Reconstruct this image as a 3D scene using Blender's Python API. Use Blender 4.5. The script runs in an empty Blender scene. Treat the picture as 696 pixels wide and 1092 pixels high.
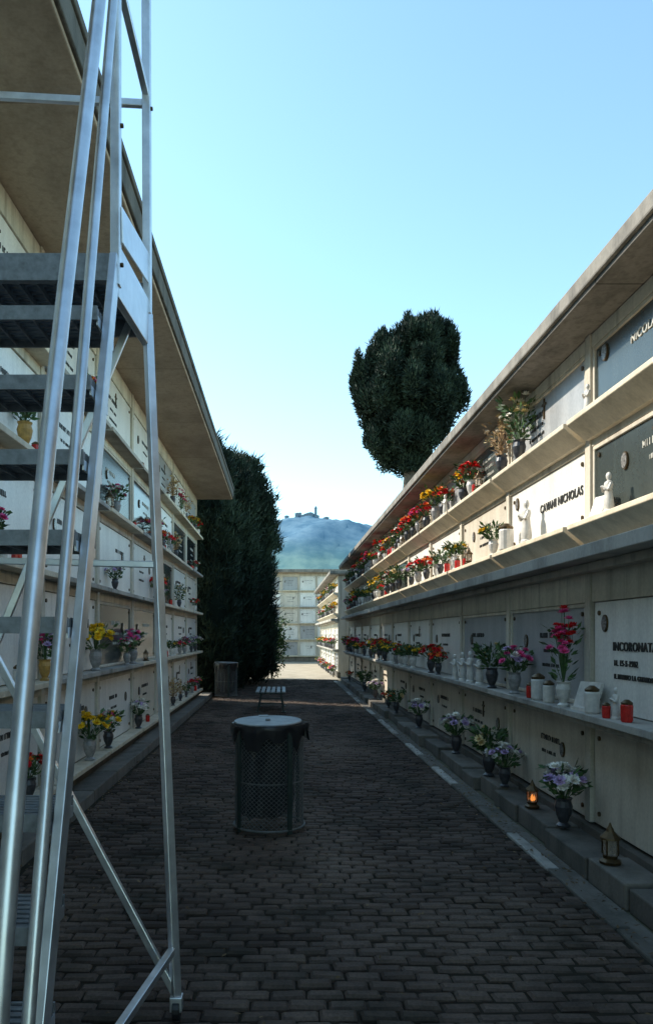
import bpy, math, random
import numpy as np
from mathutils import Vector, Matrix, noise
R = random.Random(7)
scene = bpy.context.scene
COL = scene.collection

# ------------------------------------------------------------------ materials
def newmat(name):
    m = bpy.data.materials.new(name); m.use_nodes = True
    nt = m.node_tree; b = nt.nodes['Principled BSDF']
    return m, nt, b
def mixcol(nt, fac, a, b, blend='MIX'):
    n = nt.nodes.new('ShaderNodeMix'); n.data_type = 'RGBA'; n.blend_type = blend
    for s, v in ((n.inputs[0], fac), (n.inputs[6], a), (n.inputs[7], b)):
        if isinstance(v, (int, float)): s.default_value = v
        elif isinstance(v, (tuple, list)): s.default_value = (*v[:3], 1)
        else: nt.links.new(v, s)
    return n.outputs[2]
def noisen(nt, scale, detail=5, stretch=(1, 1, 1), rough=.6):
    tc = nt.nodes.new('ShaderNodeTexCoord'); mp = nt.nodes.new('ShaderNodeMapping')
    mp.inputs['Scale'].default_value = stretch
    nt.links.new(tc.outputs['Object'], mp.inputs['Vector'])
    n = nt.nodes.new('ShaderNodeTexNoise'); n.inputs['Scale'].default_value = scale
    n.inputs['Detail'].default_value = detail; n.inputs['Roughness'].default_value = rough
    nt.links.new(mp.outputs[0], n.inputs['Vector'])
    return n.outputs['Fac']
def ramp(nt, src, lo, hi):
    r = nt.nodes.new('ShaderNodeMapRange'); r.inputs[1].default_value = lo; r.inputs[2].default_value = hi
    nt.links.new(src, r.inputs[0]); return r.outputs[0]
def mathn(nt, op, a, v):
    f = nt.nodes.new('ShaderNodeMath'); f.operation = op; f.inputs[1].default_value = v
    nt.links.new(a, f.inputs[0]); return f.outputs[0]
def bump(nt, b, src, strength, dist=.01):
    n = nt.nodes.new('ShaderNodeBump'); n.inputs['Strength'].default_value = strength
    n.inputs['Distance'].default_value = dist
    nt.links.new(src, n.inputs['Height']); nt.links.new(n.outputs[0], b.inputs['Normal'])
def stone(name, col, dark, rough=.7, scale=3, stain=.5, fine=40, bs=.3, island=.0, stretch=(1, 1, .35), spec=.5, streak=0, boards=0):
    m, nt, b = newmat(name)
    n1 = ramp(nt, noisen(nt, scale, 8, stretch), .42, .72)
    c = mixcol(nt, mathn(nt, 'MULTIPLY', n1, stain), col, dark)
    n2 = noisen(nt, fine, 4)
    c = mixcol(nt, .25, c, mixcol(nt, ramp(nt, n2, .3, .7), tuple(x*.55 for x in col), tuple(min(1, x*1.25) for x in col)))
    if streak:   # rain streaks running down
        n3 = ramp(nt, noisen(nt, 9, 5, (1, 1, .06)), .52, .72)
        c = mixcol(nt, mathn(nt, 'MULTIPLY', n3, streak), c, dark)
    if boards:   # faint cast joints every few metres
        tc = nt.nodes.new('ShaderNodeTexCoord'); sx = nt.nodes.new('ShaderNodeSeparateXYZ'); nt.links.new(tc.outputs['Object'], sx.inputs[0])
        fy = mathn(nt, 'FRACT', mathn(nt, 'MULTIPLY', sx.outputs[1], 1/2.4), 0)
        c = mixcol(nt, mathn(nt, 'MULTIPLY', mathn(nt, 'LESS_THAN', fy, .008), .6), c, tuple(x*.5 for x in dark))
        n4 = ramp(nt, noisen(nt, 14, 8), .5, .62)
        c = mixcol(nt, mathn(nt, 'MULTIPLY', n4, .3), c, dark)
    if island:
        g = nt.nodes.new('ShaderNodeNewGeometry')
        mr = nt.nodes.new('ShaderNodeMapRange'); mr.inputs[3].default_value = 1-island; mr.inputs[4].default_value = 1+island*.5
        nt.links.new(g.outputs['Random Per Island'], mr.inputs[0])
        hs = nt.nodes.new('ShaderNodeHueSaturation'); nt.links.new(mr.outputs[0], hs.inputs['Value']); nt.links.new(c, hs.inputs['Color'])
        c = hs.outputs[0]
    nt.links.new(c, b.inputs['Base Color'])
    b.inputs['Roughness'].default_value = rough
    b.inputs['Specular IOR Level'].default_value = spec
    if bs: bump(nt, b, n2, bs, .004)
    return m
def plain(name, col, rough=.5, metal=0, var=.3, scale=25, bs=0, island=0, spec=.5, trans=0):
    m, nt, b = newmat(name)
    n = noisen(nt, scale, 4)
    c = mixcol(nt, ramp(nt, n, .3, .7), tuple(x*(1-var) for x in col), tuple(min(1, x*(1+var)) for x in col))
    if island:
        g = nt.nodes.new('ShaderNodeNewGeometry')
        mr = nt.nodes.new('ShaderNodeMapRange'); mr.inputs[3].default_value = 1-island; mr.inputs[4].default_value = 1+island
        nt.links.new(g.outputs['Random Per Island'], mr.inputs[0])
        hs = nt.nodes.new('ShaderNodeHueSaturation'); nt.links.new(mr.outputs[0], hs.inputs['Value']); nt.links.new(c, hs.inputs['Color'])
        c = hs.outputs[0]
    nt.links.new(c, b.inputs['Base Color'])
    if metal:
        r = nt.nodes.new('ShaderNodeMapRange'); r.inputs[3].default_value = rough*.75; r.inputs[4].default_value = min(1, rough*1.4)
        nt.links.new(n, r.inputs[0]); nt.links.new(r.outputs[0], b.inputs['Roughness'])
    else: b.inputs['Roughness'].default_value = rough
    b.inputs['Metallic'].default_value = metal
    b.inputs['Specular IOR Level'].default_value = spec
    if trans: b.inputs['Transmission Weight'].default_value = trans
    if bs: bump(nt, b, n, bs, .004)
    return m

M = {}
M['concrete'] = stone('weathered_concrete', (.50, .455, .38), (.13, .115, .09), .9, 2.5, .75, streak=.5)
M['frame'] = stone('frame_plaster', (.66, .60, .49), (.22, .185, .14), .85, 3, .6, island=.14, streak=.6)
M['sill'] = stone('sill_travertine', (.69, .60, .45), (.25, .19, .12), .7, 5, .55, island=.15, streak=.3)
M['ledge'] = stone('ledge_stone', (.44, .41, .36), (.07, .065, .055), .8, 3, .9, island=.2)
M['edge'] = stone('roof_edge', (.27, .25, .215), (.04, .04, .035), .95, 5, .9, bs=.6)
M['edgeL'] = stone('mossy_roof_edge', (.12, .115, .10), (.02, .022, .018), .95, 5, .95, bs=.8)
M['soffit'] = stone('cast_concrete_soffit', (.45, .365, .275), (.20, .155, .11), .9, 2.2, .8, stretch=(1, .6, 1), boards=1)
M['soffitR'] = stone('shaded_grey_soffit', (.27, .25, .22), (.06, .055, .045), .9, 3, .9, stretch=(2, .8, 1), boards=1)  # grey stained concrete, base colour darkened to carry the shade under the eaves
M['cream'] = stone('cream_marble', (.68, .61, .50), (.31, .25, .18), .45, 4, .6, bs=.05, island=.14, streak=.45)
M['white'] = stone('white_marble', (.82, .79, .73), (.46, .44, .40), .35, 3, .5, bs=.03, island=.12, streak=.35)
M['grey'] = stone('grey_marble', (.40, .40, .40), (.18, .19, .20), .3, 4, .6, bs=.03, island=.15, streak=.3)
M['slate'] = stone('dark_slate', (.05, .06, .055), (.025, .03, .03), .22, 4, .6, bs=.02, streak=.4)
M['black'] = stone('black_granite', (.018, .02, .024), (.01, .01, .012), .12, 8, .5, bs=0)
M['plinth'] = stone('plinth_stone', (.17, .15, .125), (.04, .042, .03), .95, 4, .9, bs=.9, island=.3)
M['bronze'] = plain('bronze', (.10, .065, .03), .4, .7)
M['letter'] = plain('dark_letters', (.03, .028, .025), .5)
M['letterw'] = plain('pale_letters', (.5, .48, .42), .5)
M['photo'] = plain('enamel_portrait', (.20, .19, .18), .2, 0, .8, 60)
M['alu'] = plain('aluminium', (.70, .72, .74), .34, .9, .18, 9)
M['grate'] = plain('galvanised_tread', (.24, .255, .27), .5, .6, .3, 30)
M['green'] = plain('green_paint', (.03, .045, .04), .45, .2)
M['wire'] = plain('galvanised_wire', (.15, .155, .148), .55, .3)
M['lid'] = plain('lid_metal', (.25, .265, .265), .5, .4, .4, 8)
M['bag'] = plain('bin_bag', (.010, .010, .012), .40, 0, .3, 15)
M['ceram'] = plain('white_ceramic', (.62, .59, .54), .35, 0, .15)
M['red'] = plain('red_glass', (.5, .02, .015), .2)
M['ochre'] = plain('ochre_pot', (.42, .24, .06), .5)
M['vdark'] = plain('dark_vase', (.05, .05, .055), .3)
M['vgrey'] = plain('grey_vase', (.28, .27, .26), .5)
M['leaf'] = plain('leaves', (.06, .12, .035), .55, 0, .4, 30, island=.5)
M['dry'] = plain('dried_stems', (.34, .21, .10), .8, 0, .3, island=.4)
for k, c in dict(f_red=(.72, .015, .02), f_pink=(.78, .09, .29), f_yel=(.92, .58, .02), f_wht=(.8, .76, .68), f_lil=(.55, .40, .62), f_org=(.88, .24, .03), f_cream=(.7, .55, .28)).items():
    M[k] = plain('petals_'+k[2:], c, .6, 0, .2, 30, island=.3)
def flame():
    m, nt, b = newmat('lit_candle'); b.inputs['Base Color'].default_value = (.8, .25, .05, 1)
    b.inputs['Emission Color'].default_value = (1, .35, .06, 1); b.inputs['Emission Strength'].default_value = 1.6
    return m
M['flame'] = flame()
M['glass'] = plain('lantern_glass', (.7, .6, .5), .1, 0, .1, trans=.7)
M['bark'] = stone('bark', (.12, .09, .065), (.05, .04, .03), .95, 6, .8, bs=.8)
def foliage(name, c1, c2, k=.55):
    m, nt, b = newmat(name)
    g = nt.nodes.new('ShaderNodeNewGeometry')
    c = mixcol(nt, g.outputs['Random Per Island'], c1, c2)
    n = ramp(nt, noisen(nt, .9, 3), .35, .65)
    c = mixcol(nt, n, c, tuple(x*k for x in c1))
    nt.links.new(c, b.inputs['Base Color']); b.inputs['Roughness'].default_value = .75
    b.inputs['Specular IOR Level'].default_value = .2
    return m
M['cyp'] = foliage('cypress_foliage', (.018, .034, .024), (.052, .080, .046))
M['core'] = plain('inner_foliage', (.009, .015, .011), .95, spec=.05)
M['shrub'] = foliage('shrub_foliage', (.05, .11, .03), (.12, .2, .05))
M['litter'] = foliage('dry_leaves', (.10, .06, .03), (.28, .20, .10))

# ------------------------------------------------------------------ mesh builder
class MB:
    def __init__(s): s.v = []; s.f = []; s.m = []; s.mats = []
    def mi(s, k):
        if k not in s.mats: s.mats.append(k)
        return s.mats.index(k)
    def add(s, vs, fs, k):
        o = len(s.v); i = s.mi(k); s.v += [tuple(v) for v in vs]
        for f in fs: s.f.append(tuple(o+j for j in f)); s.m.append(i)
    def box(s, x0, x1, y0, y1, z0, z1, k):
        x0, x1 = min(x0, x1), max(x0, x1); y0, y1 = min(y0, y1), max(y0, y1); z0, z1 = min(z0, z1), max(z0, z1)
        s.add([(x0, y0, z0), (x1, y0, z0), (x1, y1, z0), (x0, y1, z0), (x0, y0, z1), (x1, y0, z1), (x1, y1, z1), (x0, y1, z1)],
              [(0, 3, 2, 1), (4, 5, 6, 7), (0, 1, 5, 4), (1, 2, 6, 5), (2, 3, 7, 6), (3, 0, 4, 7)], k)
    def prism(s, poly, y0, y1, k):   # poly in xz
        n = len(poly)
        a = sum(poly[i][0]*poly[(i+1) % n][1]-poly[(i+1) % n][0]*poly[i][1] for i in range(n))
        if a < 0: poly = poly[::-1]
        vs = [(x, y0, z) for x, z in poly]+[(x, y1, z) for x, z in poly]
        fs = [tuple(range(n)), tuple(range(2*n-1, n-1, -1))]
        fs += [((i+1) % n, i, n+i, n+(i+1) % n) for i in range(n)]
        s.add(vs, fs, k)
    def cyl(s, p0, p1, r0, k, r1=None, n=10, caps=True):
        p0 = Vector(p0); p1 = Vector(p1); r1 = r0 if r1 is None else r1
        d = (p1-p0).normalized(); a = d.orthogonal().normalized(); b = d.cross(a)
        vs = []
        for p, r in ((p0, r0), (p1, r1)):
            for i in range(n):
                t = 2*math.pi*i/n; vs.append(p+(a*math.cos(t)+b*math.sin(t))*r)
        fs = [(i, (i+1) % n, n+(i+1) % n, n+i) for i in range(n)]
        if caps: fs += [tuple(range(n-1, -1, -1)), tuple(range(n, 2*n))]
        s.add(vs, fs, k)
    def bar(s, p0, p1, w, h, k, up=(0, 0, 1)):   # rectangular tube
        p0 = Vector(p0); p1 = Vector(p1); d = (p1-p0).normalized()
        a = d.cross(Vector(up))
        if a.length < .05: a = d.cross(Vector((0, 1, 0)))
        a.normalize(); b = a.cross(d)
        vs = []
        for p in (p0, p1):
            for i, j in ((-1, -1), (1, -1), (1, 1), (-1, 1)): vs.append(p+a*w/2*i+b*h/2*j)
        s.add(vs, [(3, 2, 1, 0), (4, 5, 6, 7), (0, 1, 5, 4), (1, 2, 6, 5), (2, 3, 7, 6), (3, 0, 4, 7)], k)
    def tube(s, pts, r, k, n=14):     # smooth bent tube through points
        P = [Vector(p) for p in pts]
        Q = []
        m = len(P)
        for i in range(m-1):
            a = P[max(i-1, 0)]; b = P[i]; c = P[i+1]; d = P[min(i+2, m-1)]
            for q in range(8):
                t = q/8
                Q.append(.5*((2*b)+(c-a)*t+(2*a-5*b+4*c-d)*t*t+(3*b-a-3*c+d)*t**3))
        Q.append(P[-1])
        vs = []
        for i, p in enumerate(Q):
            d = (Q[min(i+1, len(Q)-1)]-Q[max(i-1, 0)]).normalized()
            a = d.cross(Vector((1, 0, 0))).normalized(); b = d.cross(a)
            for j in range(n):
                t = 2*math.pi*j/n; vs.append(p+(a*math.cos(t)+b*math.sin(t))*r)
        fs = []
        for i in range(len(Q)-1):
            for j in range(n): fs.append((i*n+j, i*n+(j+1) % n, (i+1)*n+(j+1) % n, (i+1)*n+j))
        fs += [tuple(range(n-1, -1, -1)), tuple(range((len(Q)-1)*n, len(Q)*n))]
        s.add(vs, fs, k)
    def lathe(s, prof, k, n=16, c=(0, 0, 0), sq=1, wob=0, closed=True):
        vs = []; fs = []
        for j, (r, z) in enumerate(prof):
            for i in range(n):
                t = 2*math.pi*i/n
                rr = r*(1+wob*noise.noise(Vector((math.cos(t)*3, math.sin(t)*3, z*6+c[1]))))
                vs.append((c[0]+rr*math.cos(t), c[1]+rr*math.sin(t)*sq, c[2]+z))
        for j in range(len(prof)-1):
            for i in range(n):
                fs.append((j*n+i, j*n+(i+1) % n, (j+1)*n+(i+1) % n, (j+1)*n+i))
        if closed:
            fs.append(tuple(range(n-1, -1, -1))); fs.append(tuple((len(prof)-1)*n+i for i in range(n)))
        s.add(vs, fs, k)
    def mesh(s, name, smooth=False):
        me = bpy.data.meshes.new(name); me.from_pydata(s.v, [], s.f)
        for k in s.mats: me.materials.append(M[k])
        me.polygons.foreach_set('material_index', s.m)
        if smooth:
            me.polygons.foreach_set('use_smooth', [True]*len(me.polygons))
            try: me.set_sharp_from_angle(angle=math.radians(40))
            except Exception: pass
        me.update(); return me
    def obj(s, name, parent=None, smooth=False, bevel=0):
        me = s.mesh(name, smooth)
        o = bpy.data.objects.new(name, me); COL.objects.link(o)
        if parent: o.parent = parent
        if bevel:
            b = o.modifiers.new('bevel', 'BEVEL'); b.width = bevel; b.segments = 2; b.limit_method = 'ANGLE'; b.angle_limit = math.radians(40)
        return o
def empty(name, loc=(0, 0, 0), rz=0):
    e = bpy.data.objects.new(name, None); e.location = loc; e.rotation_euler = (0, 0, rz); e.empty_display_size = .3
    COL.objects.link(e); return e
def inst(name, me, loc, rz=0, sc=1):
    o = bpy.data.objects.new(name, me); o.location = loc; o.rotation_euler = (0, 0, rz); o.scale = (sc,)*3
    COL.objects.link(o); return o

# ------------------------------------------------------------------ columbarium buildings
# local frame: face plane x=0, outward is -x.
def text(parent, s, y, z, size, k, x=-.001):
    cu = bpy.data.curves.new('inscription', 'FONT'); cu.body = s; cu.size = size; cu.extrude = .004
    cu.offset = size*.012
    cu.space_character = 1.1
    cu.materials.append(M[k]); o = bpy.data.objects.new('inscription', cu); COL.objects.link(o)
    o.parent = parent
    o.matrix_local = Matrix(((0, 0, -1, x), (-1, 0, 0, y), (0, 1, 0, z), (0, 0, 0, 1)))
def oval(mbD, sx, oy, oz):
    for rad, dx, k in ((.062, .012, 'bronze'), (.052, .016, 'photo')):
        n = 16; vs = [(sx-dx, oy+rad*.75*math.cos(2*math.pi*i/n), oz+rad*math.sin(2*math.pi*i/n)) for i in range(n)]
        vs += [(sx, v[1], v[2]) for v in vs]
        fs = [tuple(range(n-1, -1, -1))]+[(i, (i+1) % n, n+(i+1) % n, n+i) for i in range(n)]
        mbD.add(vs, fs, k)
def slab(mbS, mbD, y0, y1, z0, z1, mat, rr, deco=True):
    sx = .03
    mbS.box(sx, .09, y0, y1, z0, z1, mat)
    for yy in (y0+.09, y1-.09):
        for zz in (z0+.08, z1-.08):
            mbD.cyl((sx-.012, yy, zz), (sx, yy, zz), .018, 'bronze', n=8)
    if mat in ('slate', 'black', 'grey'):   # light surround
        t = .03
        for a, b, c, d in ((y0, y1, z0, z0+t), (y0, y1, z1-t, z1), (y0, y0+t, z0+t, z1-t), (y1-t, y1, z0+t, z1-t)):
            mbS.box(sx-.016, sx+.004, a, b, c, d, 'frame')
    w = y1-y0; h = z1-z0
    if not deco:
        oval(mbD, sx, y1-w*.10, z0+h*.80); return
    lk = 'letterw' if mat in ('slate', 'black') else 'letter'
    cy = y0+w*rr.uniform(.35, .65)
    oy = y1-w*rr.uniform(.14, .3) if rr.random() < .6 else y0+w*rr.uniform(.14, .3)
    oval(mbD, sx, oy, z0+h*.62)
    # applied metal letters, too small to read
    for li, (lh, ll) in enumerate(((.045, .5), (.028, .32), (.028, .38))[:rr.choice((2, 3))]):
        zz = z0+h*(.66-.16*li); yy = cy+ll/2
        while yy > cy-ll/2:
            lw = lh*rr.uniform(.35, .7)
            if rr.random() < .86:
                mbD.box(sx-.006, sx, yy-lw*.3, yy, zz, zz+lh, lk)
                if rr.random() < .6: mbD.box(sx-.005, sx, yy-lw, yy-lw*.3, zz+(lh*.8 if rr.random() < .5 else 0), zz+lh*(1 if rr.random() < .5 else .2)+.003, lk)
            yy -= lw*1.35
    if rr.random() < .3:
        zc = z0+h*.8; yc = y0+w*.5
        mbD.box(sx-.012, sx, yc-.01, yc+.01, zc-.12, zc+.06, 'bronze'); mbD.box(sx-.013, sx-.001, yc-.045, yc+.045, zc-.002, zc+.018, 'bronze')

def columbarium(name, loc, rz, y0, y1, rows, pitch, phase, roofz, over, depth, zbase, roof_t=.13, pick=None, seed=1, special=None, deco=True, front=0, sof='soffit', pw=.05, edge='edge'):
    rr = random.Random(seed)
    E = empty(name, loc, rz)
    S = MB(); L = MB(); P = MB(); D = MB(); RF = MB()
    S.box(.08, depth, y0, y1, 0, roofz, 'concrete')
    y = phase
    while y > y0+.01: y -= pitch
    ys = [y0]
    while y < y1-.01:
        if y > y0+.2: ys.append(y)
        y += pitch
    if y1-ys[-1] < .3: ys.pop()
    ys.append(y1)
    for i, yy in enumerate(ys):
        a = yy-pw if i else yy; b = yy+pw if i < len(ys)-1 else yy
        S.box(0, .09, a+.0, b, zbase, roofz-.002, 'frame')
    for ri, r in enumerate(rows):
        z0, z1, kind = r
        zt = rows[ri+1][0] if ri+1 < len(rows) else roofz
        for i in range(len(ys)-1):
            a = ys[i]+pw+.002; b = ys[i+1]-pw-.002
            S.box(.012, .085, a, b, z1+.004, zt-.006, 'frame')
            mat = pick(ri, (ys[i]+ys[i+1])/2, rr) if pick else 'white'
            sp = special and special.get((ri, round(ys[i], 2)))
            slab(P, D, a+.012, b-.012, z0+.006, z1, mat, rr, deco and not sp)
            if sp: sp(E, a, b, z0, z1)
            if kind == 'box':   # individual corbelled sill
                L.prism([(-.17, z0-.035), (-.17, z0), (.03, z0), (.03, z0-.15), (-.03, z0-.15)], a-.02, b+.02, 'sill')
            elif kind == 'sill':
                L.box(-.15+rr.uniform(-.01, .01), .03, a-.02, b+.02, z0-.05, z0-.001, 'ledge' if rr.random() < .5 else 'sill')
        if kind == 'cont':
            yy = y0
            while yy < y1-.05:
                e = min(yy+2.0, y1); L.box(-.20+rr.uniform(-.006, .006), .05, yy, e-.006, z0-.05, z0, 'ledge'); yy = e
            L.box(-.14, .05, y0, y1, z0-.10, z0-.052, 'concrete')
        if kind == 'big':
            yy = y0
            while yy < y1-.05:
                e = min(yy+3.0, y1); L.box(-.27+rr.uniform(-.008, .008), .05, yy, e-.008, z0-.30, z0-.21, 'ledge'); yy = e
            L.box(-.10, .05, y0, y1, z0-.36, z0-.302, 'concrete')
            for i in range(len(ys)-1):
                L.prism([(-.17, z0-.035), (-.17, z0), (.03, z0), (.03, z0-.15), (-.03, z0-.15)], ys[i]+pw-.01, ys[i+1]-pw+.01, 'sill')
            L.box(-.02, .05, y0, y1, z0-.208, z0-.16, 'concrete')
    # base plinth
    S.box(-.02, .1, y0-.01, y1+.01, 0, zbase-.02, 'plinth')
    # roof slab
    RF.box(-over+.03, depth+.3, y0-.25, y1+.25, roofz, roofz+roof_t-.03, sof)
    RF.box(-over, depth+.33, y0-.28, y1+.28, roofz+.03, roofz+roof_t, edge)
    if front:
        RF.box(-over-.02, -over+.08, y0-.30, y1+.30, roofz+roof_t-.02, roofz+roof_t+.05, edge)
    S.obj('walls', E, bevel=.004); L.obj('ledges', E, bevel=.006); P.obj('marble_slabs', E, bevel=.004)
    if D.v: D.obj('fittings_and_letters', E)
    RF.obj('roof', E, bevel=.012)
    return E

def pickR(ri, y, rr):
    if ri == 0: return 'cream'
    if ri == 1: return rr.choice(['white', 'white', 'cream', 'grey'])
    if ri == 2:
        if y < 5.6: return 'slate'
        if y < 7.6: return 'white'
        return rr.choice(['white', 'cream', 'grey', 'white', 'slate', 'cream'])
    if y < 5.6: return 'slate'
    if y < 9.6: return 'grey' if y < 7.6 else 'slate'
    return rr.choice(['white', 'cream', 'slate', 'white', 'grey'])
def sp_incoronata(E, a, b, z0, z1):
    text(E, 'INCORONATA M', 5.27, z0+.44, .086, 'letter', .026)
    text(E, 'N. 15-5-1902', 5.25, z0+.335, .058, 'letter', .026)
    text(E, 'IL MARITO LA GUARDA E IL F', 5.25, z0+.245, .048, 'letter', .026)
def sp_nich(E, a, b, z0, z1):
    text(E, 'CAVANI NICHOLAS', 6.75, z0+.27, .10, 'letter', .026)
def sp_nicola(E, a, b, z0, z1):
    text(E, 'NICOLA', 5.0, z0+.34, .085, 'letterw', .026)
Rrows = [(.20, .92, 'none'), (1.05, 1.84, 'cont'), (2.42, 3.0, 'big'), (3.2, 3.74, 'box')]
spec = {(1, 3.65): sp_incoronata, (2, 5.65): sp_nich, (3, 3.65): sp_nicola}
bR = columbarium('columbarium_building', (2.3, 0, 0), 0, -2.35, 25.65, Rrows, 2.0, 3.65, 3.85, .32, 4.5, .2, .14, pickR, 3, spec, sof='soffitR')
def pickL(ri, y, rr):
    Y = -y
    if ri == 3 and Y > 10: return rr.choice(['black', 'black', 'slate', 'white'])
    if ri == 2 and Y > 13: return rr.choice(['black', 'slate', 'white', 'cream'])
    return rr.choice(['white', 'white', 'white', 'grey', 'white', 'cream', 'slate' if Y > 8 else 'white'])
Lrows = [(.28+.93*i, .28+.93*i+.78, 'sill') for i in range(5)]
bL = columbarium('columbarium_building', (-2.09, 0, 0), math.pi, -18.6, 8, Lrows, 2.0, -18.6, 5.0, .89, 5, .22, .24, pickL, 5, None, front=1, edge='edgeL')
# end of the avenue, facing the camera
Erows = [(.35+.98*i, .35+.98*i+.84, 'sill') for i in range(5)]
bE = columbarium('columbarium_building', (0, 45, 0), math.pi/2, -9, 12, Erows, 1.05, 0, 5.3, .5, 4, .3, .2,
                 lambda ri, y, rr: rr.choice(['white', 'white', 'cream', 'grey']), 9, None, deco=True)
# second block on the right
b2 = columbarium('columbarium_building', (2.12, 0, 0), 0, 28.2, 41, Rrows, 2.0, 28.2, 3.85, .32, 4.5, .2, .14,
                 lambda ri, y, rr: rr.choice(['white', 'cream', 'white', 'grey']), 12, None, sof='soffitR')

# ------------------------------------------------------------------ ground, path
def sheet(name, x0, x1, y0, y1, z, mat):
    me = bpy.data.meshes.new(name); me.from_pydata([(x0, y0, z), (x1, y0, z), (x1, y1, z), (x0, y1, z)], [], [(0, 1, 2, 3)])
    me.materials.append(mat); o = bpy.data.objects.new(name, me); COL.objects.link(o); return o
gm = stone('ground_earth', (.12, .105, .07), (.05, .07, .025), .95, .6, .8, 20, .6, stretch=(1, 1, 1))
sheet('ground', -6000, 6000, -3000, 7000, -.03, gm)
M['joint'] = stone('joint_sand', (.040, .032, .024), (.014, .018, .009), 1, 1.2, .8, 60, .6, stretch=(1, 1, 1), spec=.1)
M['gravel'] = stone('pale_gravel', (.42, .37, .29), (.22, .19, .14), 1, 1.5, .7, 60, .6, stretch=(1, 1, 1), spec=.1)
m, nt, b = newmat('clay_pavers')
g = nt.nodes.new('ShaderNodeNewGeometry')
c = mixcol(nt, g.outputs['Random Per Island'], (.050, .035, .028), (.135, .098, .078))
big = ramp(nt, noisen(nt, .45, 5, (1, .6, 1)), .45, .62)
c = mixcol(nt, mathn(nt, 'MULTIPLY', big, .8), c, (.21, .155, .12))
mo = ramp(nt, noisen(nt, 1.8, 8), .50, .70)
c = mixcol(nt, mathn(nt, 'MULTIPLY', mo, .85), c, (.030, .028, .019))
nf = noisen(nt, 70, 4)
c = mixcol(nt, ramp(nt, nf, .3, .75), c, mixcol(nt, .5, c, (.02, .018, .016)))
nt.links.new(c, b.inputs['Base Color']); b.inputs['Roughness'].default_value = .8; b.inputs['Specular IOR Level'].default_value = .15
bump(nt, b, nf, .6, .005); M['brick'] = m
P = empty('paved_path')
o = sheet('bedding', -1.93, 2.0, -3, 27, -.016, M['joint']); o.parent = P
sheet('gravel_yard', -12, 2.1, 27, 45, -.010, M['gravel'])
def pavers(x0, x1, y0, y1):
    lx, ly, gap = .165, .092, .021
    V = []; F = []
    ny = int((y1-y0)/ly)
    for j in range(ny):
        off = (.5 if j % 2 else 0)*lx+R.uniform(-.035, .035)
        i = -1
        while True:
            a = x0+off+i*lx+R.uniform(-.004, .004); i += 1
            bb = a+lx-gap*.45+R.uniform(-.004, .004)
            if a > x1: break
            a = max(a, x0); bb = min(bb, x1)
            if bb-a < .03: continue
            y = y0+j*ly+R.uniform(-.005, .005); yb = y+ly-gap+R.uniform(-.005, .003)
            cx = (a+bb)/2; cy = (y+yb)/2
            tz = R.uniform(-.007, .008)+.018*noise.noise(Vector((cx*.7, cy*.5, 0)))
            tx = R.uniform(-.035, .035); ty = R.uniform(-.10, .10); ch = .012
            n = len(V)
            j1 = [R.uniform(-.004, .004) for _ in range(8)]
            for (px, py, dz) in ((a, y, -.03), (bb, y, -.03), (bb, yb, -.03), (a, yb, -.03),
                                 (a+j1[0], y+j1[1], -ch), (bb+j1[2], y+j1[3], -ch), (bb+j1[4], yb+j1[5], -ch), (a+j1[6], yb+j1[7], -ch),
                                 (a+ch+j1[0], y+ch+j1[1], 0), (bb-ch+j1[2], y+ch+j1[3], 0), (bb-ch+j1[4], yb-ch+j1[5], 0), (a+ch+j1[6], yb-ch+j1[7], 0)):
                V.append((px, py, dz+tz+(px-cx)*tx+(py-cy)*ty))
            for q in range(4):
                q2 = (q+1) % 4
                F.append((n+q, n+q2, n+4+q2, n+4+q)); F.append((n+4+q, n+4+q2, n+8+q2, n+8+q))
            F.append((n+8, n+9, n+10, n+11))
    me = bpy.data.meshes.new('pavers'); me.from_pydata(V, [], F); me.materials.append(M['brick'])
    o = bpy.data.objects.new('pavers', me); COL.objects.link(o); o.parent = P
pavers(-1.75, 1.80, 1.0, 27)
K = MB()
y = -2.
while y < 26:
    l = R.uniform(.9, 1.1)
    K.box(1.81, 1.90, y, y+l-.012, -.03, .008+R.uniform(-.004, .004), 'plinth' if R.random() < .5 else 'ledge'); y += l
y = -2.
while y < 25.6:    # rough stone step below right wall
    l = R.uniform(.3, .8)
    K.box(2.03+R.uniform(-.05, .05), 2.285, y, y+l-.025, -.03, .125+R.uniform(-.035, .02), 'plinth'); y += l
K.box(1.90, 2.0, -2, 26, -.03, -.006, 'plinth')
y = -2.
while y < 18.6:
    l = R.uniform(.9, 1.2)
    K.box(-2.06, -1.80, y, y+l-.01, -.03, .10+R.uniform(-.006, .006), 'plinth'); y += l
K.obj('kerbs', P, bevel=.012)
# scattered dry leaves and needles, thicker along the edges
V = []; F = []
for i in range(2200):
    e = R.random()
    x = R.uniform(-1.75, 1.8) if e < .35 else (1.97-abs(R.gauss(0, .12)) if e < .75 else -1.78+abs(R.gauss(0, .12)))
    y = R.uniform(2.8, 20); s = R.uniform(.008, .024); a = R.uniform(0, 6.28); z = .022
    d = Vector((math.cos(a), math.sin(a), 0)); q = Vector((-d.y, d.x, 0)); p = Vector((x, y, z)); n = len(V)
    V += [p-d*s, p+q*s*.45+Vector((0, 0, R.uniform(0, .01))), p+d*s+Vector((0, 0, R.uniform(0, .012))), p-q*s*.45+Vector((0, 0, R.uniform(0, .01)))]
    F.append((n, n+1, n+2, n+3))
me = bpy.data.meshes.new('fallen_leaves'); me.from_pydata(V, [], F); me.materials.append(M['litter'])
COL.objects.link(bpy.data.objects.new('fallen_leaves', me))

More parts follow.
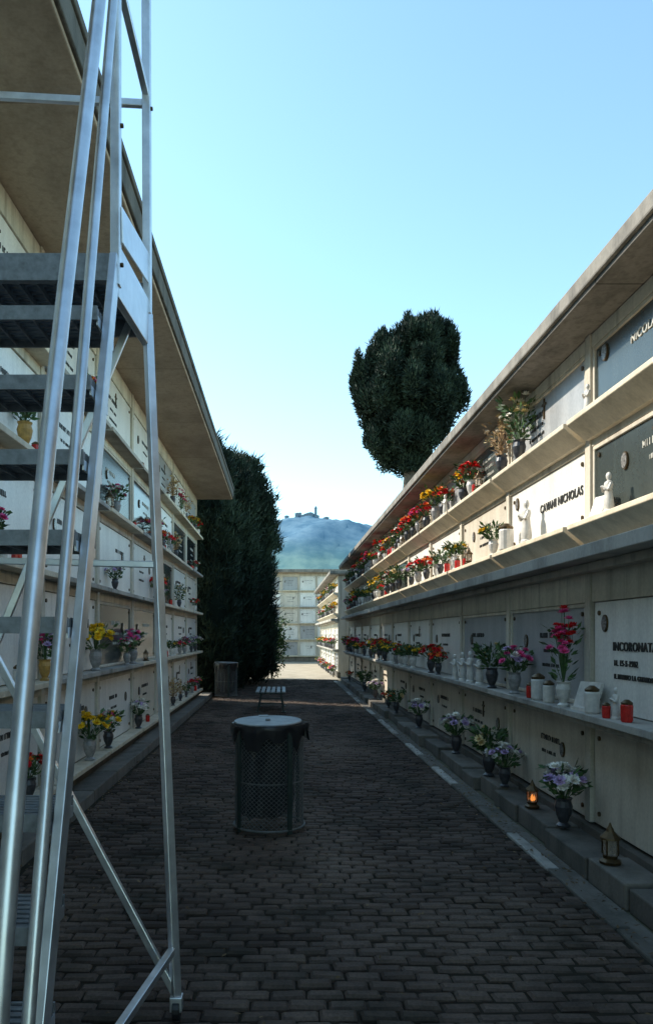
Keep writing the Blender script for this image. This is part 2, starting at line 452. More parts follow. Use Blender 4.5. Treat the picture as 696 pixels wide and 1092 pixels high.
# ------------------------------------------------------------------ flowers
def bouquet(seed, cols, h=.42, spread=.17, vase='vdark', nb=22, green=1.0, tall=0, dry=False, vs=1.0):
    rr = random.Random(seed); B = MB()
    vh = .20*vs
    B.lathe([(.045, 0), (.05, .012), (.028, .03), (.05, .08*vs), (.062, .14*vs), (.05, vh-.02), (.06, vh), (.045, vh-.005)], vase, 14)
    lk = 'dry' if dry else 'leaf'
    def leaf(p, d, l, w, k):
        d = d.normalized(); a = d.orthogonal().normalized(); a.rotate(Matrix.Rotation(rr.uniform(0, 6.28), 3, d))
        B.add([p, p+d*l*.5+a*w, p+d*l, p+d*l*.5-a*w], [(0, 1, 2), (0, 2, 3)], k)
    top = h-vh
    for i in range(int(90*green)):
        t = rr.random(); an = rr.uniform(0, 6.283); r = spread*math.sqrt(rr.random())*(.4+.6*t)
        p = Vector((r*math.cos(an), r*math.sin(an), vh+top*t*.95))
        leaf(p, Vector((math.cos(an)*.8, math.sin(an)*.8, rr.uniform(-.2, 1.2))), rr.uniform(.04, .10), rr.uniform(.008, .02), lk)
    for i in range(nb):
        an = rr.uniform(0, 6.283); ph = rr.uniform(0, 1.45)
        s = rr.uniform(.75, 1.05)
        p = Vector((spread*math.sin(ph)*math.cos(an), spread*math.sin(ph)*math.sin(an), top*(.45+.55*math.cos(ph))))*s
        if tall and rr.random() < .4: p.z += rr.uniform(0, tall); p.x *= .6; p.y *= .6
        p.z += vh
        B.cyl((0, 0, vh-.03), p, .0025, lk, n=3, caps=False)
        if dry and rr.random() < .6:
            for q in range(10): leaf(p-Vector((0, 0, rr.uniform(0, .1))), Vector((rr.uniform(-1, 1), rr.uniform(-1, 1), rr.uniform(0, 1.5))), .05, .006, rr.choice(('dry', 'f_cream')))
            continue
        k = rr.choice(cols); br = rr.uniform(.032, .052)
        ax = (p-Vector((0, 0, vh-.05))).normalized(); u = ax.orthogonal().normalized(); v = ax.cross(u)
        for ring, (el, nn, sc) in enumerate(((.15, 9, 1), (.65, 8, .85), (1.1, 5, .6))):
            for j in range(nn):
                t = 2*math.pi*(j+ring*.4)/nn+rr.uniform(-.15, .15)
                d = (u*math.cos(t)+v*math.sin(t))*math.cos(el)+ax*math.sin(el)
                w = (ax.cross(d)).normalized()*br*.32
                tip = p+d*br*sc
                B.add([p, p+d*br*sc*.6+w, tip+ax*br*.15, p+d*br*sc*.6-w], [(0, 1, 2, 3)], k)
    return B.mesh('flower_vase')
BQ = {}
BQ['pink_tall'] = bouquet(1, ['f_pink', 'f_pink', 'f_red'], .66, .15, 'ceram', 38, .7, .18)
BQ['pink'] = bouquet(2, ['f_pink', 'f_wht', 'f_lil'], .42, .16, 'vgrey', 28)
BQ['green'] = bouquet(3, ['f_wht', 'f_cream'], .42, .17, 'vdark', 5, 2.8)
BQ['red'] = bouquet(4, ['f_red', 'f_red', 'f_org'], .40, .17, 'vdark', 30)
BQ['yelred'] = bouquet(5, ['f_yel', 'f_red', 'f_yel'], .42, .17, 'vdark', 30)
BQ['yellow'] = bouquet(6, ['f_yel'], .42, .17, 'vgrey', 34)
BQ['white'] = bouquet(7, ['f_wht', 'f_wht', 'f_lil'], .42, .18, 'vdark', 34)
BQ['dry'] = bouquet(8, ['f_cream', 'f_wht'], .56, .18, 'vdark', 30, .6, .12, True)
BQ['drygreen'] = bouquet(9, ['f_wht', 'f_cream'], .58, .19, 'vdark', 18, 2.2, .1)
BQ['mixed'] = bouquet(10, ['f_org', 'f_yel', 'f_pink', 'f_wht'], .42, .17, 'vdark', 28, 1.3)
BQ['greenyel'] = bouquet(11, ['f_yel', 'f_wht'], .38, .16, 'ceram', 10, 2.2)
BQ['pinkpot'] = bouquet(12, ['f_pink', 'f_lil'], .42, .13, 'ochre', 24, 1.0, .08)
BQ['pinkred'] = bouquet(13, ['f_pink', 'f_red'], .36, .19, 'vgrey', 34, .8)
BQ['redwht'] = bouquet(14, ['f_red', 'f_wht', 'f_red'], .40, .16, 'ceram', 28, 1.2)
def fl(k, x, y, z, sc=1): inst('flower_vase', BQ[k], (x, y, z), R.uniform(0, 6.28), sc)
# right wall
z4, z3, z2, z1 = 3.2, 2.42, 1.05, .145
for k, y, z, x, s in (('drygreen', 6.95, z4, 2.2, 1), ('dry', 7.5, z4, 2.2, .95), ('redwht', 8.7, z4, 2.2, .95), ('yelred', 9.1, z4, 2.2, .9), ('red', 10.2, z4, 2.2, 1), ('yellow', 10.7, z4, 2.2, 1.15), ('red', 11.4, z4, 2.2, 1), ('pinkred', 12.0, z4, 2.2, 1.1), ('red', 12.5, z4, 2.2, 1), ('red', 13.1, z4, 2.2, 1.1),
                   ('greenyel', 7.8, z3, 2.2, .85), ('greenyel', 9.5, z3, 2.2, .9), ('green', 10.4, z3, 2.2, .8), ('red', 11.4, z3, 2.2, .9), ('pinkred', 12.1, z3, 2.2, 1),
                   ('pink_tall', 5.78, z2, 2.17, .95), ('pink', 7.0, z2, 2.17, 1), ('green', 7.75, z2, 2.17, 1.05), ('red', 10.9, z2, 2.17, 1), ('red', 10.4, z2, 2.17, .8), ('greenyel', 12.4, z2, 2.17, 1), ('greenyel', 13.2, z2, 2.17, .9), ('redwht', 13.7, z2, 2.17, .9),
                   ('white', 5.7, z1, 2.14, 1.1), ('green', 7.75, z1, 2.14, 1.15), ('white', 7.2, z1, 2.14, .95), ('white', 9.2, z1, 2.14, 1.15), ('white', 11.7, z1, 2.14, 1.05), ('green', 14, z1, 2.14, 1)):
    fl(k, x, y, z, s)
keys = list(BQ)
for (z, x, p, ys0) in ((z4, 2.2, .92, 13.6), (z3, 2.2, .85, 12.7), (z2, 2.17, .8, 14.2), (z1, 2.14, .35, 15)):
    y = ys0
    while y < 25.4:
        if R.random() < p: fl(R.choice(['red', 'red', 'pinkred', 'mixed', 'yelred', 'redwht', 'greenyel', 'pink', 'yellow', 'green', 'white']), x, y, z, R.uniform(.7, 1.25))
        y += R.uniform(.34, .85)
for z in (z4, z3, z2, z1):
    y = 28.6
    while y < 40.5:
        fl(R.choice(['red', 'red', 'mixed', 'yellow', 'pink', 'green', 'white']), 2.0 if z != z1 else 1.97, y, z if z != z1 else .0, R.uniform(.8, 1.1)); y += R.uniform(.7, 1.2)
# left wall
ll = [.28+.93*i for i in range(5)]
for k, y, r, s in (('yellow', 8.15, 1, 1.15), ('yellow', 7.9, 0, 1.15), ('mixed', 8.75, 0, 1), ('white', 10.6, 0, .95), ('pink', 10.2, 1, 1.05), ('pink', 9.8, 1, .8), ('pinkpot', 5.9, 3, 1), ('pink', 9.2, 3, .85),
                ('red', 12.2, 2, 1), ('white', 9.1, 2, .7), ('pinkpot', 6.4, 1, .9), ('red', 6.0, 0, .9), ('pink', 5.2, 2, .8), ('mixed', 11.9, 3, .9), ('mixed', 8.0, 4, .8)):
    fl(k, -2.015, y, ll[r], s)
for r in range(5):
    y = 12.8
    while y < 18.4:
        if R.random() < .7: fl(R.choice(keys), -2.02, y, ll[r], R.uniform(.6, .9))
        y += R.uniform(.6, 1.3)

# small grave goods
def lantern(lit):
    B = MB()
    B.lathe([(.06, 0), (.065, .015), (.04, .03), (.045, .05)], 'bronze', 8)
    B.lathe([(.04, .05), (.042, .14)], 'glass', 8)
    if lit: B.lathe([(.006, .055), (.018, .07), (.014, .09), (.003, .115)], 'flame', 8)
    for i in range(4):
        a = math.pi/4+i*math.pi/2; B.cyl((.046*math.cos(a), .046*math.sin(a), .05), (.046*math.cos(a), .046*math.sin(a), .145), .005, 'bronze', n=5)
    B.lathe([(.06, .142), (.058, .152), (.025, .185), (.02, .2), (.012, .21), (.004, .235)], 'bronze', 8)
    return B.mesh('grave_lantern')
def candle(k):
    B = MB(); B.lathe([(.032, 0), (.038, .01), (.04, .11), (.034, .12)], k, 14); B.lathe([(.036, .118), (.038, .13), (.02, .145), (.012, .15)], 'bronze', 14)
    return B.mesh('votive_candle')
def statue():
    B = MB()
    B.lathe([(.06, 0), (.06, .02), (.048, .03), (.055, .06), (.045, .14), (.038, .2), (.05, .235), (.042, .26), (.018, .272), (.018, .28), (.027, .295), (.03, .315), (.022, .335), (.006, .345)], 'ceram', 14, sq=.75, wob=.12)
    for s in (-1, 1):
        B.cyl((s*.045, 0, .245), (s*.05, -.025, .19), .014, 'ceram', n=7); B.cyl((s*.05, -.025, .19), (.005*s, -.06, .225), .012, 'ceram', n=7, r1=.009)
    return B.mesh('marble_statuette', True)
def book():
    B = MB()
    B.box(-.09, .09, -.04, .06, 0, .02, 'ceram')
    for s in (-1, 1):
        B.add([(0, .02, .02), (s*.11, -.01, .02), (s*.11, .04, .17), (0, .07, .17), (0, .045, .02), (s*.11, .015, .02), (s*.11, .06, .17), (0, .09, .17)],
              [(0, 1, 2, 3), (7, 6, 5, 4), (0, 4, 5, 1), (1, 5, 6, 2), (2, 6, 7, 3), (3, 7, 4, 0)], 'ceram')
    return B.mesh('marble_book')
LN, LL, CR, CW, ST, BK = lantern(False), lantern(True), candle('red'), candle('ceram'), statue(), book()
inst('grave_lantern', LL, (2.12, 6.35, .14), 0, 1.0); inst('grave_lantern', LN, (2.1, 4.8, .14), 0, 1.1)
inst('votive_candle', CR, (2.17, 4.72, 1.05), 0, .95); inst('votive_candle', CR, (2.14, 4.95, 1.05), 0, .7)
inst('marble_statuette', ST, (2.18, 4.9, 1.05), -1.57, .6)
inst('marble_book', BK, (2.2, 5.45, 1.05), -1.4, 1.2); inst('votive_candle', CW, (2.17, 5.25, 1.05), 0, 1.3)
inst('votive_candle', CW, (2.17, 6.1, 1.05), 0, 1.2); inst('votive_candle', CR, (2.17, 6.55, 1.05), 0, .9)
inst('votive_candle', CW, (2.17, 6.35, 1.05), 0, 1.5)
inst('marble_statuette', ST, (2.2, 6.75, 2.42), -1.57, 1.15); inst('marble_statuette', ST, (2.2, 5.05, 2.42), -1.57, .8); inst('marble_book', BK, (2.22, 5.3, 2.42), -1.57, 1)
inst('votive_candle', CW, (2.2, 7.35, 2.42), 0, 1.8)
inst('marble_statuette', ST, (2.2, 5.4, 3.2), -1.57, .6); inst('marble_book', BK, (2.2, 8.4, 3.2), -1.57, .9)
inst('marble_statuette', ST, (2.17, 9.0, 1.05), -1.57, 1.0); inst('marble_statuette', ST, (2.17, 9.4, 1.05), -1.57, .9)
for i in range(60):
    if i % 2: x, y, z = 2.18, R.uniform(7.9, 25), R.choice((1.05, 2.42, 3.2))
    else: x, y, z = -2.03, R.uniform(4.5, 18), R.choice(ll)
    me, nm = R.choice(((LN, 'grave_lantern'), (CR, 'votive_candle'), (CW, 'votive_candle'), (ST, 'marble_statuette'), (CR, 'votive_candle')))
    inst(nm, me, (x, y, z), -1.57 if x > 0 else 1.57, R.uniform(.7, 1.1))

# ------------------------------------------------------------------ wire litter bin
def litter_bin(loc, rz, detail=True):
    E = empty('litter_bin', loc, rz)
    B = MB()
    for z, r, t in ((.03, .290, .010), (.40, .278, .005), (.80, .278, .008)):
        n = 40
        for i in range(n):
            a = 2*math.pi*i/n; b = 2*math.pi*(i+1)/n
            B.cyl((r*math.cos(a), r*math.sin(a), z), (r*math.cos(b), r*math.sin(b), z), t, 'wire', n=6, caps=False)
    for i in range(4):
        a = 3.6+i*math.pi/2; c, s = math.cos(a), math.sin(a)
        B.bar((.292*c, .292*s, 0), (.29*c, .29*s, .86), .04, .012, 'green', up=(c, s, 0))
    B.obj('frame', E)
    nu, nv = 44, 22; V = []; F = []
    idx = {}
    def vid(i, j):
        i %= 2*nu
        if (i, j) not in idx:
            a = math.pi*i/nu; z = .03+.77*j/(2*nv); idx[(i, j)] = len(V); V.append((.28*math.cos(a), .28*math.sin(a), z))
        return idx[(i, j)]
    for j in range(0, 2*nv-1):
        for i in range(j % 2, 2*nu, 2):
            if j+2 <= 2*nv: F.append((vid(i, j), vid(i+1, j+1), vid(i, j+2), vid(i-1, j+1)))
    me = bpy.data.meshes.new('wire_mesh'); me.from_pydata(V, [], F); me.materials.append(M['wire'])
    o = bpy.data.objects.new('wire_mesh', me); COL.objects.link(o); o.parent = E
    w = o.modifiers.new('w', 'WIREFRAME'); w.thickness = .0045
    # bag, hanging off-centre inside the basket
    G = MB(); n = 72; prof = [(.07, .10), (.15, .105), (.20, .14), (.215, .26), (.22, .45), (.23, .6), (.245, .72), (.262, .80), (.285, .855), (.305, .865), (.314, .85), (.312, .82), (.306, .77), (.302, .73)]
    vs = []; fs = []
    for j, (r, z) in enumerate(prof):
        for i in range(n):
            t = 2*math.pi*i/n
            k = .07*noise.noise(Vector((math.cos(t)*5, math.sin(t)*5, z*3)))+.04*noise.noise(Vector((math.cos(t)*13, math.sin(t)*13, z*8)))
            dz = 0
            if j >= 11: dz = .14*noise.noise(Vector((math.cos(t)*3, math.sin(t)*3, 5)))*(j-10)/2
            rr_ = min(r+k, .262) if j < 8 else r+k*.25
            if j >= 9: rr_ = max(rr_, .297)
            sh = -.04*(1-j/7) if j < 7 else 0
            if j < 7: rr_ = min(rr_, .262-abs(sh))
            vs.append((rr_*math.cos(t)+sh, rr_*math.sin(t), z+dz))
    for j in range(len(prof)-1):
        for i in range(n): fs.append((j*n+i, j*n+(i+1) % n, (j+1)*n+(i+1) % n, (j+1)*n+i))
    fs.append(tuple(range(n-1, -1, -1)))
    G.add(vs, fs, 'bag')
    # loose corner of the bag sticking out
    q = Vector((.30*math.cos(-.6), .30*math.sin(-.6), .83))
    pts = []
    for i in range(9):
        t = i/8; pts.append(q+Vector((.05*t, -.03*t, .01-.03*t))+Vector((R.uniform(-.01, .01), R.uniform(-.01, .01), 0)))
        pts.append(q+Vector((.07*t, .02*t, -.06-.05*t))+Vector((R.uniform(-.01, .01), R.uniform(-.02, .02), 0)))
    G.add(pts, [(2*i, 2*i+1, 2*i+3, 2*i+2) for i in range(8)], 'bag')
    G.obj('bin_bag', E, smooth=True)
    Ld = MB()
    Ld.lathe([(.25, .868), (.276, .872), (.280, .879), (.274, .886), (.255, .880), (.1, .882), (.02, .883)], 'lid', 40)
    Ld.lathe([(.02, .881), (.02, .895), (.015, .90)], 'lid', 12)
    Ld.box(-.04, .04, .25, .32, .84, .885, 'lid')
    o = Ld.obj('lid', E, smooth=True); o.rotation_euler = (math.radians(2), math.radians(-1), 0)
    return E
litter_bin((-.10, 6.2, .014), .15)
litter_bin((-1.43, 19.4, .01), 1.4)

# ------------------------------------------------------------------ bench
E = empty('park_bench', (-.22, 15.3, .01), 0)
B = MB()
for i in range(6):
    x = -.27+i*.108; B.box(x-.036, x+.036, 0, 1.5, .40, .43, 'lid')
for y in (.15, 1.35):
    B.bar((-.3, y, .385), (.3, y, .385), .05, .03, 'green')
    for s in (-1, 1):
        B.bar((s*.2, y, .375), (s*.27, y, .0), .045, .03, 'green'); B.box(s*.27-.05, s*.27+.05, y-.04, y+.04, 0, .015, 'green')
    B.bar((-.23, y, .18), (.23, y, .18), .03, .02, 'green')
B.bar((0, .15, .37), (0, 1.35, .37), .03, .02, 'green')
B.obj('slatted_seat_and_legs', E, bevel=.004)

# ------------------------------------------------------------------ rolling platform ladder
E = empty('platform_ladder')
B = MB(); T = MB(); U = MB()
XR, XL = -.62, -1.26
PZ = 3.0; YF, YB = 2.80, 3.28
TZ = 4.5
def sy(z): return YF-(PZ-z)/2.95     # stringer line
FY = sy(0)
for X in (XR, XL):
    s = 1 if X == XR else -1
    B.bar((X, FY-.03, .05), (X, YF, PZ), .028, .07, 'alu', up=(0, 1, .3))                 # stringer
    U.tube([(X+s*.0, FY-.0, .15), (X+s*.0, 1.84, .645), (X, 2.31, 2.34), (X+s*.0, 2.80, 4.05)], .017, 'alu')       # knee rail
    U.tube([(X+s*.0, FY-.16, .45), (X+s*.0, 1.68, .92), (X, 1.99, 2.09), (X, 2.55, 3.75), (X, 2.72, 4.35), (X, 2.80, 4.48)], .023, 'alu')  # hand rail
    B.bar((X, FY+.08, .35), (X, FY-.14, .50), .03, .03, 'alu')
    B.bar((X+s*.003, YF, PZ-.1), (X+s*.003, YF, TZ), .036, .036, 'alu')
    B.bar((X+s*.03, YB, TZ), (X+s*.035, YB, PZ), .036, .036, 'alu')                             # rear post
    B.bar((X+s*.035, YB, PZ), (X+s*.19, 3.08, .06), .036, .036, 'alu')                            # rear leg
    B.bar((X+s*.003, YF+.018, TZ-.018), (X+s*.03, YB-.018, TZ-.018), .034, .034, 'alu')
    B.bar((X+s*.01, YF, 4.06), (X+s*.03, YB, 3.96), .028, .028, 'alu')
    B.bar((X, YF, 2.96), (X+s*.03, YB, 2.96), .03, .20, 'alu')                              # platform beam
    B.bar((X+s*.025, YF, 3.13), (X+s*.04, YB, 3.20), .008, .13, 'alu')                             # toe board
    B.bar((X+s*.0, FY+.1, .30), (X+s*.17, 3.08, .30), .03, .03, 'alu')                            # base rail
    B.bar((X+s*.19, 3.08, .06), (X+s*.19, 3.08, .12), .05, .05, 'alu')
    B.cyl((X+s*.175, 3.09, .065), (X+s*.205, 3.09, .065), .05, 'bag', n=18)
    B.box(X-.02, X+.02, FY-.07, FY+.01, 0.01, .05, 'bag')
    for (yy, zz) in ((YF, PZ-.02), (YF, 3.5), (YB, PZ-.02), (YB, 3.9)):   # bolts
        xx = X+s*(.02 if yy == YF else .047)
        B.cyl((xx, yy, zz), (xx+s*.012, yy, zz), .009, 'bronze', n=8)
rl = XL-.04; rrr = XR+.04
B.bar((rl-.05, YB-.07, 1.92), (rrr+.05, YB-.07, 1.90), .022, .028, 'alu')
B.bar((rl, YB, 3.96), (rrr, YB, 3.92), .024, .03, 'alu')
B.bar((rl, YB, TZ-.02), (rrr, YB, TZ-.02), .03, .03, 'alu')
B.bar((rl-.10, YB-.09, 1.86), (rrr+.145, 3.09, .12), .024, .03, 'alu')
B.bar((rl-.03, YB-.12, 1.25), (rrr-.07, YB-.05, 2.95), .024, .03, 'alu')
# treads
for i in range(10):
    z = PZ+.01-.272*(i+1)
    if z < .2: break
    y = sy(z)
    for j in range(7):
        T.box(XL+.02, XR-.018, y-.10+j*.034, y-.10+j*.034+.02, z-.025, z, 'grate')
    T.box(XL+.02, XR-.018, y-.112, y-.102, z-.045, z+.004, 'grate'); T.box(XL+.02, XR-.018, y+.137, y+.147, z-.045, z+.002, 'grate')
    for k in range(9):
        x = XL+.05+k*.068; T.box(x, x+.005, y-.10, y+.136, z-.04, z-.026, 'grate')
    for X in (XL+.019, XR-.021): T.box(X-.002, X+.004, y-.10, y+.14, z-.06, z-.027, 'alu')
for j in range(13):
    T.box(XL-.03, XR+.01, YF+.01+j*.036, YF+.01+j*.036+.022, PZ-.03, PZ, 'grate')
T.box(XL-.02, XR+.012, YF-.03, YF+.0, PZ-.09, PZ+.01, 'grate'); T.box(XL-.03, XR+.02, YB-.02, YB+.0, PZ-.1, PZ+.13, 'grate')
for k in range(9):
    x = XL+.05+k*.068; T.box(x, x+.005, YF, YB-.022, PZ-.06, PZ-.032, 'grate')
B.obj('square_tube_frame', E, smooth=False, bevel=.003); U.obj('handrails', E, smooth=True); T.obj('treads_and_platform', E)

# ------------------------------------------------------------------ trees
def tris_obj(name, V, mat, parent):
    n = len(V); me = bpy.data.meshes.new(name)
    me.from_pydata(V.tolist(), [], np.arange(n).reshape(-1, 3).tolist()); me.materials.append(mat)
    o = bpy.data.objects.new(name, me); COL.objects.link(o); o.parent = parent; return o
def tufts(centers, outs, n, rad, ln, wd, rs, upb=.9):
    C = np.repeat(np.array(centers), n, 0); O = np.repeat(np.array(outs), n, 0)
    N = len(C)
    p = C+rs.normal(0, 1, (N, 3))*rad
    d = O*.6+np.array([0, 0, upb])+rs.normal(0, .45, (N, 3)); d /= np.linalg.norm(d, axis=1)[:, None]
    a = np.cross(d, rs.normal(0, 1, (N, 3))); a /= np.linalg.norm(a, axis=1)[:, None]
    l = ln*rs.uniform(.6, 1.4, (N, 1)); w = wd*rs.uniform(.6, 1.3, (N, 1))
    return np.stack([p-a*w, p+a*w, p+d*l], 1).reshape(-1, 3)
def trunk(B, pts, rads):
    for i in range(len(pts)-1): B.cyl(pts[i], pts[i+1], rads[i], 'bark', r1=rads[i+1], n=10)
def interp(pts):
    xs = [p[0] for p in pts]; ys = [p[1] for p in pts]
    return lambda t: float(np.interp(t, xs, ys))
def blob(B, c, rx, rz, seed):
    n, m = 10, 7; vs = []; fs = []
    for j in range(m+1):
        ph = math.pi*j/m
        for i in range(n):
            a = 2*math.pi*i/n; d = Vector((math.sin(ph)*math.cos(a), math.sin(ph)*math.sin(a), math.cos(ph)))
            k = 1+.3*noise.noise(d*2+Vector((seed, 0, 0)))
            vs.append((c[0]+d.x*rx*k, c[1]+d.y*rx*k, c[2]+d.z*rz*k))
    for j in range(m):
        for i in range(n): fs.append((j*n+i, (j+1)*n+i, (j+1)*n+(i+1) % n, j*n+(i+1) % n))
    B.add(vs, fs, 'core')
# tall old cypress: crown made of separate upright plumes
def old_cypress(loc):
    E = empty('cypress_tree', loc); rr = random.Random(11); rs = np.random.RandomState(11)
    z0, z1 = 10.5, 18.7
    L = interp([(0, .1), (.05, -.6), (.12, -1.8), (.24, -2.5), (.36, -2.6), (.5, -2.9), (.66, -2.85), (.74, -2.1), (.86, -1.2), (.93, -.3), (1, .6)])
    Rr = interp([(0, .5), (.08, .7), (.2, 1.3), (.33, 2.1), (.45, 2.8), (.56, 2.9), (.68, 2.35), (.8, 2.25), (.9, 1.9), (1, 1.3)])
    B = MB()
    trunk(B, [(.1, 0, -.1), (.0, 0, 4), (-.15, 0, 8), (.05, 0, 10.3), (.3, 0, 13), (.5, 0, 16.5)], [.55, .46, .40, .36, .22, .05])
    plumes = []
    for i in range(120):
        t = rr.uniform(.04, .94)
        l, r_ = L(t), Rr(t); cx = (l+r_)/2; hw = (r_-l)/2
        a = rr.uniform(0, 6.283); rad = math.sqrt(rr.uniform(.05, 1))
        pr = rr.uniform(.26, .58)
        ex = max(hw-pr*.6, .1)*rad
        plumes.append((cx+ex*math.cos(a), ex*.9*math.sin(a), z0+(z1-z0)*t-.25, pr, pr*rr.uniform(1.2, 2.1)))
    for t in (.15, .25, .35, .45, .55, .65, .75, .84):     # inner mass
        l, r_ = L(t), Rr(t)
        for u in (.3, .5, .7): plumes.append((l+(r_-l)*u, rr.uniform(-.3, .3), z0+(z1-z0)*t, .66, .85))
    for i in range(34):    # spurs that break the outline
        t = rr.uniform(.08, .97); l, r_ = L(t), Rr(t)
        x = (l+.08) if i % 2 else (r_-.08)
        plumes.append((x, rr.uniform(-.6, .6), z0+(z1-z0)*t, rr.uniform(.18, .36), rr.uniform(.45, .85)))
    plumes += [(1.3, 0, 18.2, .35, .6), (.5, -.2, 17.8, .42, .7), (2.0, 0, 17.6, .4, .7), (-1.4, 0, 11.6, .5, .8), (-1.9, 0, 12.3, .5, .8), (-.9, .3, 17.0, .42, .8), (-.3, 0, 11.1, .45, .7), (.6, 0, 11.4, .5, .7)]
    for i, (x, y, z, pr, pz) in enumerate(plumes):
        if i % 4 == 0: B.cyl((.2, 0, min(max(10.2, z-2.5), 15)), (x*.9, y*.9, z), .11, 'bark', r1=.03, n=6)
    B.obj('trunk_and_limbs', E, smooth=True)
    C = MB(); Vs = []
    for i, (x, y, z, pr, pz) in enumerate(plumes):
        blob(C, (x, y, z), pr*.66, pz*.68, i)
        n = int(260+1800*pr*pr)
        d = rs.normal(0, 1, (n, 3)); d /= np.linalg.norm(d, axis=1)[:, None]
        rad = rs.uniform(.66, 1.14, (n, 1))
        c = np.array([x, y, z])+d*rad*np.array([pr, pr, pz])
        dd = d*.8+np.array([0, 0, .8])+rs.normal(0, .4, (n, 3)); dd /= np.linalg.norm(dd, axis=1)[:, None]
        a = np.cross(dd, rs.normal(0, 1, (n, 3))); a /= np.linalg.norm(a, axis=1)[:, None]
        l = .20*rs.uniform(.5, 1.6, (n, 1)); w = .045*rs.uniform(.6, 1.3, (n, 1))
        Vs.append(np.stack([c-a*w, c+a*w, c+dd*l], 1).reshape(-1, 3))
    C.obj('inner_foliage', E); tris_obj('foliage', np.concatenate(Vs), M['cyp'], E)
old_cypress((6.85, 40, 0))

def cypress(name, loc, env, z0, z1, ncl, ntri, rad, ln, wd, seed, lump=.25, core=.8):
    E = empty(name, loc); rs = np.random.RandomState(seed); rr = random.Random(seed)
    B = MB()
    trunk(B, [(0, 0, -.1), (0, 0, z0+1), (0, 0, z1*.9)], [.2, .16, .03])
    for i in range(14):
        z = rr.uniform(z0+.2, z0+(z1-z0)*.7); a = rr.uniform(0, 6.28); t = (z-z0)/(z1-z0); r = env(t)*.8
        B.cyl((0, 0, max(z-1, z0*.9)), (r*math.cos(a), r*math.sin(a), min(z+r*1.2, z1-.3)), .05, 'bark', r1=.02, n=6)
    B.obj('trunk_and_limbs', E, smooth=True)
    cs = []; os_ = []
    def rad_at(t, a):
        nz = noise.noise(Vector((math.cos(a)*1.7+seed, math.sin(a)*1.7, t*6)))+.5*noise.noise(Vector((math.cos(a)*4+seed, math.sin(a)*4, t*14)))
        return env(t)*(1+lump*nz)
    for i in range(ncl):
        t = rr.random(); a = rr.uniform(0, 6.283); r = rad_at(t, a)*rr.uniform(.72, 1.0)
        cs.append((r*math.cos(a), r*math.sin(a), z0+(z1-z0)*t)); os_.append((math.cos(a), math.sin(a), 0))
    tris_obj('foliage', tufts(cs, os_, ntri, rad, ln, wd, rs), M['cyp'], E)
    V = []; F = []; nu, nv = 24, 28
    for j in range(nv+1):
        t = j/nv
        for i in range(nu):
            a = 2*math.pi*i/nu; r = rad_at(t, a)*core
            V.append((r*math.cos(a), r*math.sin(a), z0+.3+(z1-z0-.7)*t))
    for j in range(nv):
        for i in range(nu): F.append((j*nu+i, j*nu+(i+1) % nu, (j+1)*nu+(i+1) % nu, (j+1)*nu+i))
    F.append(tuple(range(nu-1, -1, -1))); F.append(tuple(nv*nu+i for i in range(nu)))
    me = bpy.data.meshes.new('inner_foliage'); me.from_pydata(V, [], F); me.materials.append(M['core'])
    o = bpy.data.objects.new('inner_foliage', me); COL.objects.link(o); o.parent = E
env_col = interp([(0, .6), (.05, .95), (.4, 1.05), (.78, 1.0), (.9, .85), (.97, .55), (1, .25)])
for i, (x, y, h, s) in enumerate(((-2.3, 20.6, 6.9, 1), (-1.85, 22.6, 7.0, 1), (-1.30, 24.6, 7.2, 1), (-1.75, 26.8, 7.4, 1.05), (-3.6, 22, 7.4, 1.1), (-4.6, 25, 8.2, 1.1))):
    cypress('cypress_tree', (x, y, 0), (lambda t, s=s: env_col(t)*s), .15, h, 520, 110, .12, .22, .022, 20+i, .22, .84)
# small shrub by the last cypress
E = empty('shrub', (-.35, 27.5, 0)); rs = np.random.RandomState(3)
cs = []; os_ = []
for i in range(60):
    a = R.uniform(0, 6.28); r = R.uniform(0, .45); cs.append((r*math.cos(a), r*math.sin(a), R.uniform(.3, 2.1))); os_.append((math.cos(a), math.sin(a), 0))
tris_obj('leaves', tufts(cs, os_, 60, .13, .09, .035, rs, .2), M['shrub'], E)
B = MB()
for i in range(6): B.cyl((0, 0, -.05), (R.uniform(-.3, .3), R.uniform(-.3, .3), 1.7), .025, 'bark', r1=.008, n=6)
B.obj('stems', E)

# ------------------------------------------------------------------ distant hill with hill town
m, nt, b = newmat('hazy_wooded_hillside')
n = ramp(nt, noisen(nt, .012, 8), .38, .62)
c = mixcol(nt, n, (.08, .16, .235), (.15, .245, .32))  # aerial haze painted into the slope as a bluish base colour
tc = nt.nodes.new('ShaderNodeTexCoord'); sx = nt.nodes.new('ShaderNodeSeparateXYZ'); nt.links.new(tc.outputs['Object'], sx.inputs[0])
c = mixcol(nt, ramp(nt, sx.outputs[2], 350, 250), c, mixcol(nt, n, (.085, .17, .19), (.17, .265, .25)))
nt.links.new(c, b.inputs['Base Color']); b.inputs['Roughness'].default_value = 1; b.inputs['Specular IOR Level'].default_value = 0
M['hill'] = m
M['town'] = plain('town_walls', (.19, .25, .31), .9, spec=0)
def hz(X, Y):
    rx = 450*math.exp(-((X-110)/1300)**2)*(1+.04*math.exp(-((X-135)/90)**2))
    h = rx*math.exp(-((Y-3000)/650)**2)
    return h+22*noise.noise(Vector((X*.006, Y*.006, 0)))*min(1, h/100)+10*noise.noise(Vector((X*.03, Y*.03, 0)))*min(1, h/100)-2
V = []; F = []; nx, ny = 400, 80
for j in range(ny+1):
    for i in range(nx+1):
        X = -3000+6000*i/nx; Y = 1300+3000*j/ny; V.append((X, Y, hz(X, Y)))
for j in range(ny):
    for i in range(nx): a = j*(nx+1)+i; F.append((a, a+1, a+nx+2, a+nx+1))
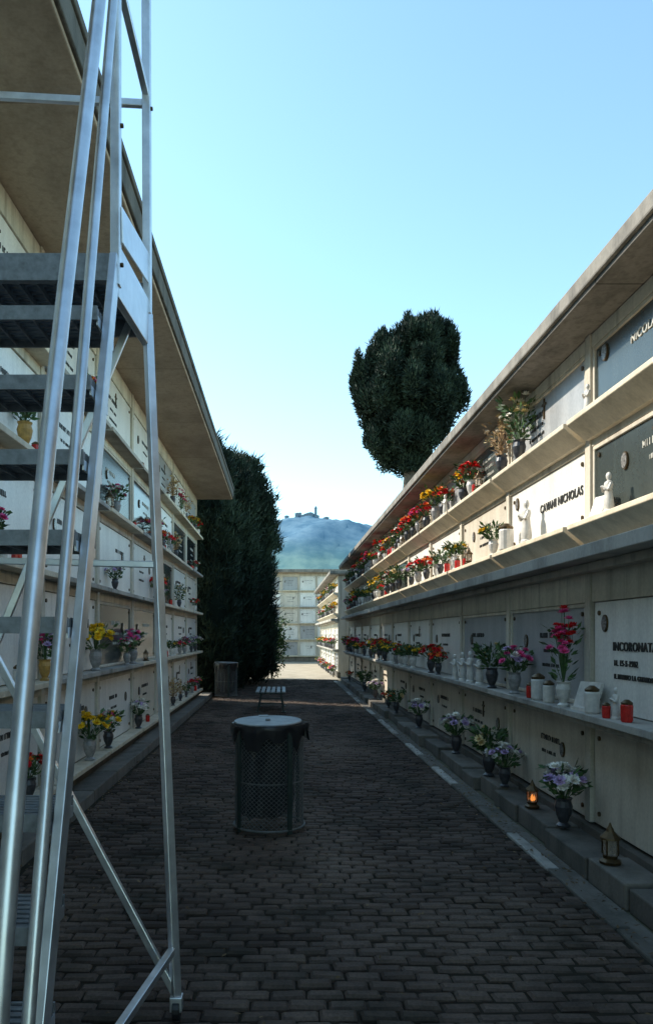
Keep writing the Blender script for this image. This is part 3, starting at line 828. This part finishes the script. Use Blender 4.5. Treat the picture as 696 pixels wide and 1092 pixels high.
me = bpy.data.meshes.new('hill'); me.from_pydata(V, [], F); me.materials.append(M['hill'])
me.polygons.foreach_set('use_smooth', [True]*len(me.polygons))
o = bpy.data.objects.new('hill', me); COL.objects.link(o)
B = MB(); rr = random.Random(5)
for i in range(26):
    X = 135+rr.gauss(0, 60); Y = 2960+rr.uniform(-20, 30); z = hz(X, Y); w = rr.uniform(5, 11); h = rr.uniform(4, 9)
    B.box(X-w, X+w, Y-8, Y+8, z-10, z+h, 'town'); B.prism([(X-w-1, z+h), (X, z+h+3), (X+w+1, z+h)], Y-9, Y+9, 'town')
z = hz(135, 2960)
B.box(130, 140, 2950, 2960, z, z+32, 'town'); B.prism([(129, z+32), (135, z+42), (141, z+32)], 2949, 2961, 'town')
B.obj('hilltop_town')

# ------------------------------------------------------------------ light
w = bpy.data.worlds.new("World"); scene.world = w; w.use_nodes = True
nt = w.node_tree; bg = nt.nodes['Background']; sky = nt.nodes.new('ShaderNodeTexSky'); sky.sky_type = 'NISHITA'
az = math.radians(25); el = math.radians(38.8)
sky.sun_disc = False; sky.sun_elevation = el; sky.sun_rotation = math.radians(-65)
sky.air_density = 1.0; sky.dust_density = .35; sky.ozone_density = 1.0; sky.altitude = 300
c = mixcol(nt, 1.0, sky.outputs[0], (.97, 1.13, 1.0), 'MULTIPLY')
nt.links.new(c, bg.inputs[0]); bg.inputs[1].default_value = .36
sd = Vector((-math.cos(el)*math.cos(az), math.cos(el)*math.sin(az), math.sin(el)))
l = bpy.data.lights.new('sun', 'SUN'); l.energy = 7.5; l.angle = math.radians(.5); l.color = (1, .92, .79)
o = bpy.data.objects.new('sun', l); o.rotation_euler = sd.to_track_quat('Z', 'Y').to_euler(); COL.objects.link(o)
# ------------------------------------------------------------------ camera
c = bpy.data.cameras.new('camera'); c.lens = 800/1092*36; c.sensor_width = 36; c.sensor_fit = 'AUTO'
c.shift_x = 48/1092; c.shift_y = 131/1092; c.clip_start = .05; c.clip_end = 20000
o = bpy.data.objects.new('camera', c); o.location = (0, 0, 1.6); o.rotation_euler = (math.pi/2, 0, 0); COL.objects.link(o)
scene.camera = o
scene.view_settings.view_transform = 'Standard'; scene.view_settings.look = 'None'; scene.view_settings.exposure = 0
